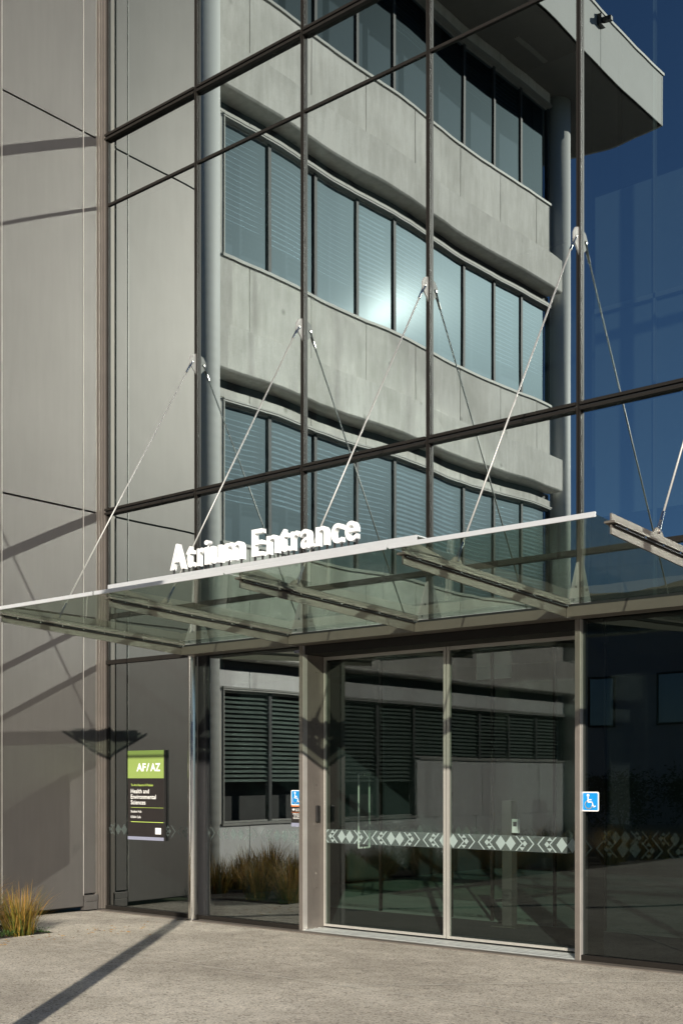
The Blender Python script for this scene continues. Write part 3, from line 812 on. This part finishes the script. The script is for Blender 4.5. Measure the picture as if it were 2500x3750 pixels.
for r, (z0, z1) in enumerate(rows):
    for k in range(N):
        y0 = Y0 - k * PW
        if r == 0:
            zz = z0 if k < 4 else 2.04
            wing_window(y0, zz, z1, 1.55 if k < 4 else 2.1, True)
        else:
            fr_ = (z1 - z0) * rb.choice((.30, .33, .30, .27)) if r == 2 else (z1 - z0) * rb.choice((.05, .3, .12, .35)) if r == 1 else (z1 - z0) * rb.choice((.62, .7, .66))
            wing_window(y0, z0, z1, z0 + fr_, False, 'g_wing_shaded' if r == 3 else 'g_wing')
    m = MB(); m.box(XW - .1, XW + .035, Y1, Y0 + .05, z0 - .05, z0 - .001) if r else m.box(XW - .1, XW + .035, Y0 - 4 * PW, Y0 + .05, z0 - .04, z0 - .001)
    m.box(XW - .1, XW + .02, Y1, Y0 + .03, z1 + .001, z1 + .022); m.box(XW - .1, XW + .03, Y1, Y0 + .03, z1 + .03, z1 + .055)
    m.box(XW - .12, XW + .012, Y0 - .002, Y0 + .018, z0, z1); m.box(XW - .2, XW - .01, Y0 + .0185, Y0 + .45, z0 - .06, z1 + .06, 1)
    m.build("window_trim", [M['winframe'], M['concrete']], T)
m = MB(); m.box(XW - .1, XW + .035, Y1, Y0 - 4 * PW - .05, 2.001, 2.038); m.build("window_sill", M['winframe'], T)
# columns
for xc_, yc, r_, ztop in ((-12.95, -2.90, .25, 17.1), (XW + .03, -14.72, .235, 17.1)):
    m = MB(); m.tube((xc_, yc, 0), (xc_, yc, ztop), r_, 40)
    o = m.build("column", M['column'], T)
    for p in o.data.polygons: p.use_smooth = len(p.vertices) == 4
# roof overhang
m = MB(); m.box(-24, -12.17, -17.0, -2.2, 17.1, 17.16); rf = m.build("soffit", M['soffit'], T)
for k in range(6):
    ya = -17.0 + k * 3.05; m = MB(); m.box(-12.22, -12.15, ya + .006, min(ya + 3.044, -2.2), 17.1, 18.30); m.build("roof_fascia", M['fascia'], T, .004)
m = MB(); m.box(-24, -12.15, -17.06, -17.001, 17.1, 18.30); m.box(-24, -12.25, -17, -2.2, 18.0, 18.2); m.build("roof_end", M['fascia'], T)
m = MB(); m.box(-12.5, -12.12, -17.09, -2.2, 18.302, 18.36); m.box(-24, -12.5, -17.09, -17.0, 18.302, 18.36); m.build("roof_flashing", M['winframe'], T)
m = MB()
for y in (-6.2, -9.4, -12.6): m.box(-13.1, -13.0, y - .6, y + .6, 17.075, 17.099)
m.build("soffit_slot", M['winframe'], T)
m = MB(); m.box(-12.149, -12.05, -13.98, -13.78, 17.93, 18.17); m.box(-12.05, -11.86, -13.93, -13.83, 18.00, 18.10)
m.build("security_camera", M['black'], T, .01)

# ------------------------------------------------------------------ low building opposite (mirrored in the right bay)
Q = empty("low_building", (2, -31, 0), "low grey panelled building with dark windows mirrored in the right hand glass", "building")
m = MB()
for k in range(15):
    m.box(-44 + k * 4.4 + .012, -44 + (k + 1) * 4.4 - .012, -34, -31, .0, 7.7)
m.build("wall_cladding", M['lowwall'], Q)
m = MB(); m.box(-44, 22, -33.9, -31.05, 7.701, 8.7); m.build("roof_band", M['tan'], Q)
for x in (-23.7, -20.95, -18.2, -15.45, -12.7, -9.95, -7.2, -4.45, -1.7, 1.05, 3.8):
    m = MB()
    m.box(x - .55, x + .55, -30.999, -30.93, 3.6, 3.68); m.box(x - .55, x + .55, -30.999, -30.93, 5.42, 5.5)
    m.box(x - .55, x - .48, -30.999, -30.93, 3.681, 5.419); m.box(x + .48, x + .55, -30.999, -30.93, 3.681, 5.419)
    w_ = m.build("window", M['gasket'], Q)
    m = MB(); m.poly([(x + .48, -30.96, 3.68), (x - .48, -30.96, 3.68), (x - .48, -30.96, 5.42), (x + .48, -30.96, 5.42)]); m.build("window_pane", M['g_side'], w_, flip=False)

# ------------------------------------------------------------------ plants
def set_tone(me, vals):
    at = me.attributes.new("tone", 'FLOAT', 'POINT'); at.data.foreach_set('value', vals)
def tussock(nb, h, spread, seed):
    r = random.Random(seed); v = []; f = []; tone = []
    for _ in range(nb):
        a = r.uniform(0, 2 * math.pi); rr = r.uniform(0, .16) ; base = Vector((math.cos(a) * rr, math.sin(a) * rr, -.01))
        a2 = a + r.uniform(-.7, .7); lean = r.uniform(.05, 1.0) ** 1.3 * spread; L_ = h * r.uniform(.55, 1.12); w = r.uniform(.002, .006)
        d = Vector((math.cos(a2), math.sin(a2), 0)); side = Vector((-d.y, d.x, 0)); tn = min(1, max(0, r.gauss(.45, .26)))
        n = 6; o = len(v)
        droop = r.uniform(.1, .9)
        for k in range(n + 1):
            t_ = k / n
            p_ = base + d * (lean * L_ * (t_ + droop * t_ * t_ * t_ * .6)) + Vector((0, 0, L_ * (t_ - droop * lean * .75 * t_ ** 3)))
            ww = w * (1 - t_ ** 2 * .9)
            v += [p_ - side * ww, p_ + side * ww]
            g = min(1, max(0, tn + (t_ - .4) * .35)); tone += [g, g]
        for k in range(n): f.append((o + 2 * k, o + 2 * k + 1, o + 2 * k + 3, o + 2 * k + 2))
    me = bpy.data.meshes.new("tussock"); me.from_pydata([tuple(q) for q in v], [], f); me.materials.append(M['tussock']); set_tone(me, tone)
    return me
tm = [tussock(420, .62, .75, 1), tussock(420, .70, .85, 2), tussock(380, .55, .8, 3)]
spots = [(-10.46, -2.08, .85), (-10.78, -2.50, 1.05), (-10.50, -2.75, 1.0), (-11.10, -2.15, .9)]
rs = random.Random(11)
spots += [(-12.2, -2.5, .8), (-12.45, -3.1, .9), (-11.9, -3.05, .85)]
y = -3.7
while y > -15.6:
    for xx in (-10.8, -11.7, -12.6):
        spots.append((xx + rs.uniform(-.25, .25), y + rs.uniform(-.3, .3), rs.uniform(.8, 1.1)))
    y -= .85
for i, (x, y, s) in enumerate(spots):
    o = bpy.data.objects.new("tussock_plant", tm[i % 3]); C.objects.link(o)
    o.location = (x, y, -.01); o.scale = (s, s, s); o.rotation_euler = (0, 0, rs.uniform(0, 6.28))
    if i == 0: lb = "golden tussock nearest the bed corner at the foot of the bronze wall"
    elif i == 1: lb = "golden green tussock second from the bed corner by the bronze wall"
    elif i == 2: lb = "tall golden tussock cut by the left edge of the picture"
    elif i == 3: lb = "low tussock tucked against the bronze wall behind the corner tussock"
    else: lb = "tussock grass in the planted row mirrored below the concrete wing"
    tag(o, lb, "plant", "tussock grasses in the planting bed" if i > 3 else "tussocks at the corner of the bed")
# a few fallen leaves and grass bits blown on to the paving beside the bed
v = []; f = []; tone = []
rl = random.Random(9)
for _ in range(90):
    x = -10.25 + abs(rl.gauss(0, .35)); y = rl.uniform(-4.5, -1.2) if rl.random() < .7 else rl.uniform(-1.5, -.2); x = min(x, -8.6)
    a = rl.uniform(0, 6.28); l = rl.uniform(.008, .035); w = rl.uniform(.002, .006); dx, dy = math.cos(a), math.sin(a); o = len(v)
    v += [(x, y, .005), (x + dx * l - dy * w, y + dy * l + dx * w, .012), (x + dx * 2 * l, y + dy * 2 * l, .007), (x + dx * l + dy * w, y + dy * l - dx * w, .006)]
    f.append((o, o + 1, o + 2, o + 3)); tone += [rl.uniform(.6, 1)] * 4
me = bpy.data.meshes.new("leaf_litter"); me.from_pydata(v, [], f); me.materials.append(M['tussock']); set_tone(me, tone)
o = bpy.data.objects.new("leaf_litter", me); C.objects.link(o); tag(o, "dry grass bits scattered on the paving beside the planting bed", "leaf litter", kind='stuff')
# low green weeds at the bed edge
v = []; f = []; tone = []
rw = random.Random(5)
for _ in range(1500):
    y = rw.uniform(-4.2, -1.80); x = -10.32 - abs(rw.gauss(0, .16))
    if rw.random() < .25: x = rw.uniform(-11.5, -10.4)
    z = rw.uniform(.0, .05); a = rw.uniform(0, 6.28); s = rw.uniform(.010, .022); up = rw.uniform(.2, .8)
    o = len(v); dx, dy = math.cos(a) * s, math.sin(a) * s
    v += [(x, y, z), (x + dx - dy * .5, y + dy + dx * .5, z + s * up), (x + 2 * dx, y + 2 * dy, z + s * up * 1.4), (x + dx + dy * .5, y + dy - dx * .5, z + s * up)]
    f.append((o, o + 1, o + 2, o + 3)); tone += [rw.random()] * 4
me = bpy.data.meshes.new("ground_cover"); me.from_pydata(v, [], f); me.materials.append(M['weed']); set_tone(me, tone)
o = bpy.data.objects.new("ground_cover", me); C.objects.link(o); tag(o, "low green weeds along the edge of the planting bed", "ground cover", kind='stuff')

def shrub(seed, h, w):
    r = random.Random(seed); v = []; f = []; tone = []
    cl = [(r.uniform(-.5, .5) * w, r.uniform(-.5, .5) * w, h * r.uniform(.3, .85), r.uniform(.2, .38) * w) for _ in range(16)]
    for _ in range(2600):
        cx, cy, cz, cr = r.choice(cl)
        d = Vector((r.gauss(0, 1), r.gauss(0, 1), r.gauss(0, 1))).normalized() * cr * r.uniform(.5, 1.05)
        p_ = Vector((cx, cy, max(.05, cz))) + d; p_.z = max(.04, p_.z)
        a = Vector((r.gauss(0, 1), r.gauss(0, 1), r.gauss(0, 1))).normalized(); b = a.orthogonal().normalized(); s = r.uniform(.04, .09)
        o = len(v); v += [p_, p_ + a * s + b * s * .4, p_ + a * 2 * s, p_ + a * s - b * s * .4]; f.append((o, o + 1, o + 2, o + 3)); g = r.random(); tone += [g] * 4
    me = bpy.data.meshes.new("foliage"); me.from_pydata([tuple(q) for q in v], [], f); me.materials.append(M['leaf']); set_tone(me, tone)
    return me
sm = [shrub(21, 1.5, 1.6), shrub(22, 1.9, 1.8)]
for i, (x, y, s) in enumerate([(-22.5, -26.6, 1.1), (-20.1, -27.2, .9), (-18.0, -26.7, 1.15), (-15.8, -27.3, 1.0), (-13.5, -26.5, 1.0), (-11.0, -27.5, .9), (-8.6, -26.8, 1.1), (-6.0, -27.4, .95), (-3.4, -26.8, 1.15), (-1.0, -27.3, 1.0), (1.8, -26.6, .9)]):
    R_ = empty("shrub", (x, y, 0), "dark leafy shrub in the row along the low building mirrored in the right glass", "shrub", "shrubs along the low building")
    o = bpy.data.objects.new("foliage", sm[i % 2]); C.objects.link(o); o.parent = R_; o.scale = (s, s, s)
    m = MB()
    for k in range(4):
        a = k * 1.6; m.tube((0, 0, 0), (math.cos(a) * .3, math.sin(a) * .3, .8 * s), .025, 6, .012)
    st = m.build("stem", M['bark'], None); st.parent = R_

# lamp post beside the viewer: out of frame, its shadow crosses the pavement
LP = empty("lamp_post", (-4.35, -7.68, 0), "slim grey lamp post whose long shadow crosses the pavement", "lamp post")
m = MB(); m.tube((-4.35, -7.68, 0), (-4.35, -7.68, 5.6), .095, 20, .075); m.tube((-4.35, -7.68, 0), (-4.35, -7.68, .03), .16, 20)
m.build("pole", M['post'], LP, smooth=False)
m = MB(); m.box(-4.45, -3.75, -7.76, -7.60, 5.6, 5.68); m.build("lamp_head", M['post'], LP, .01)
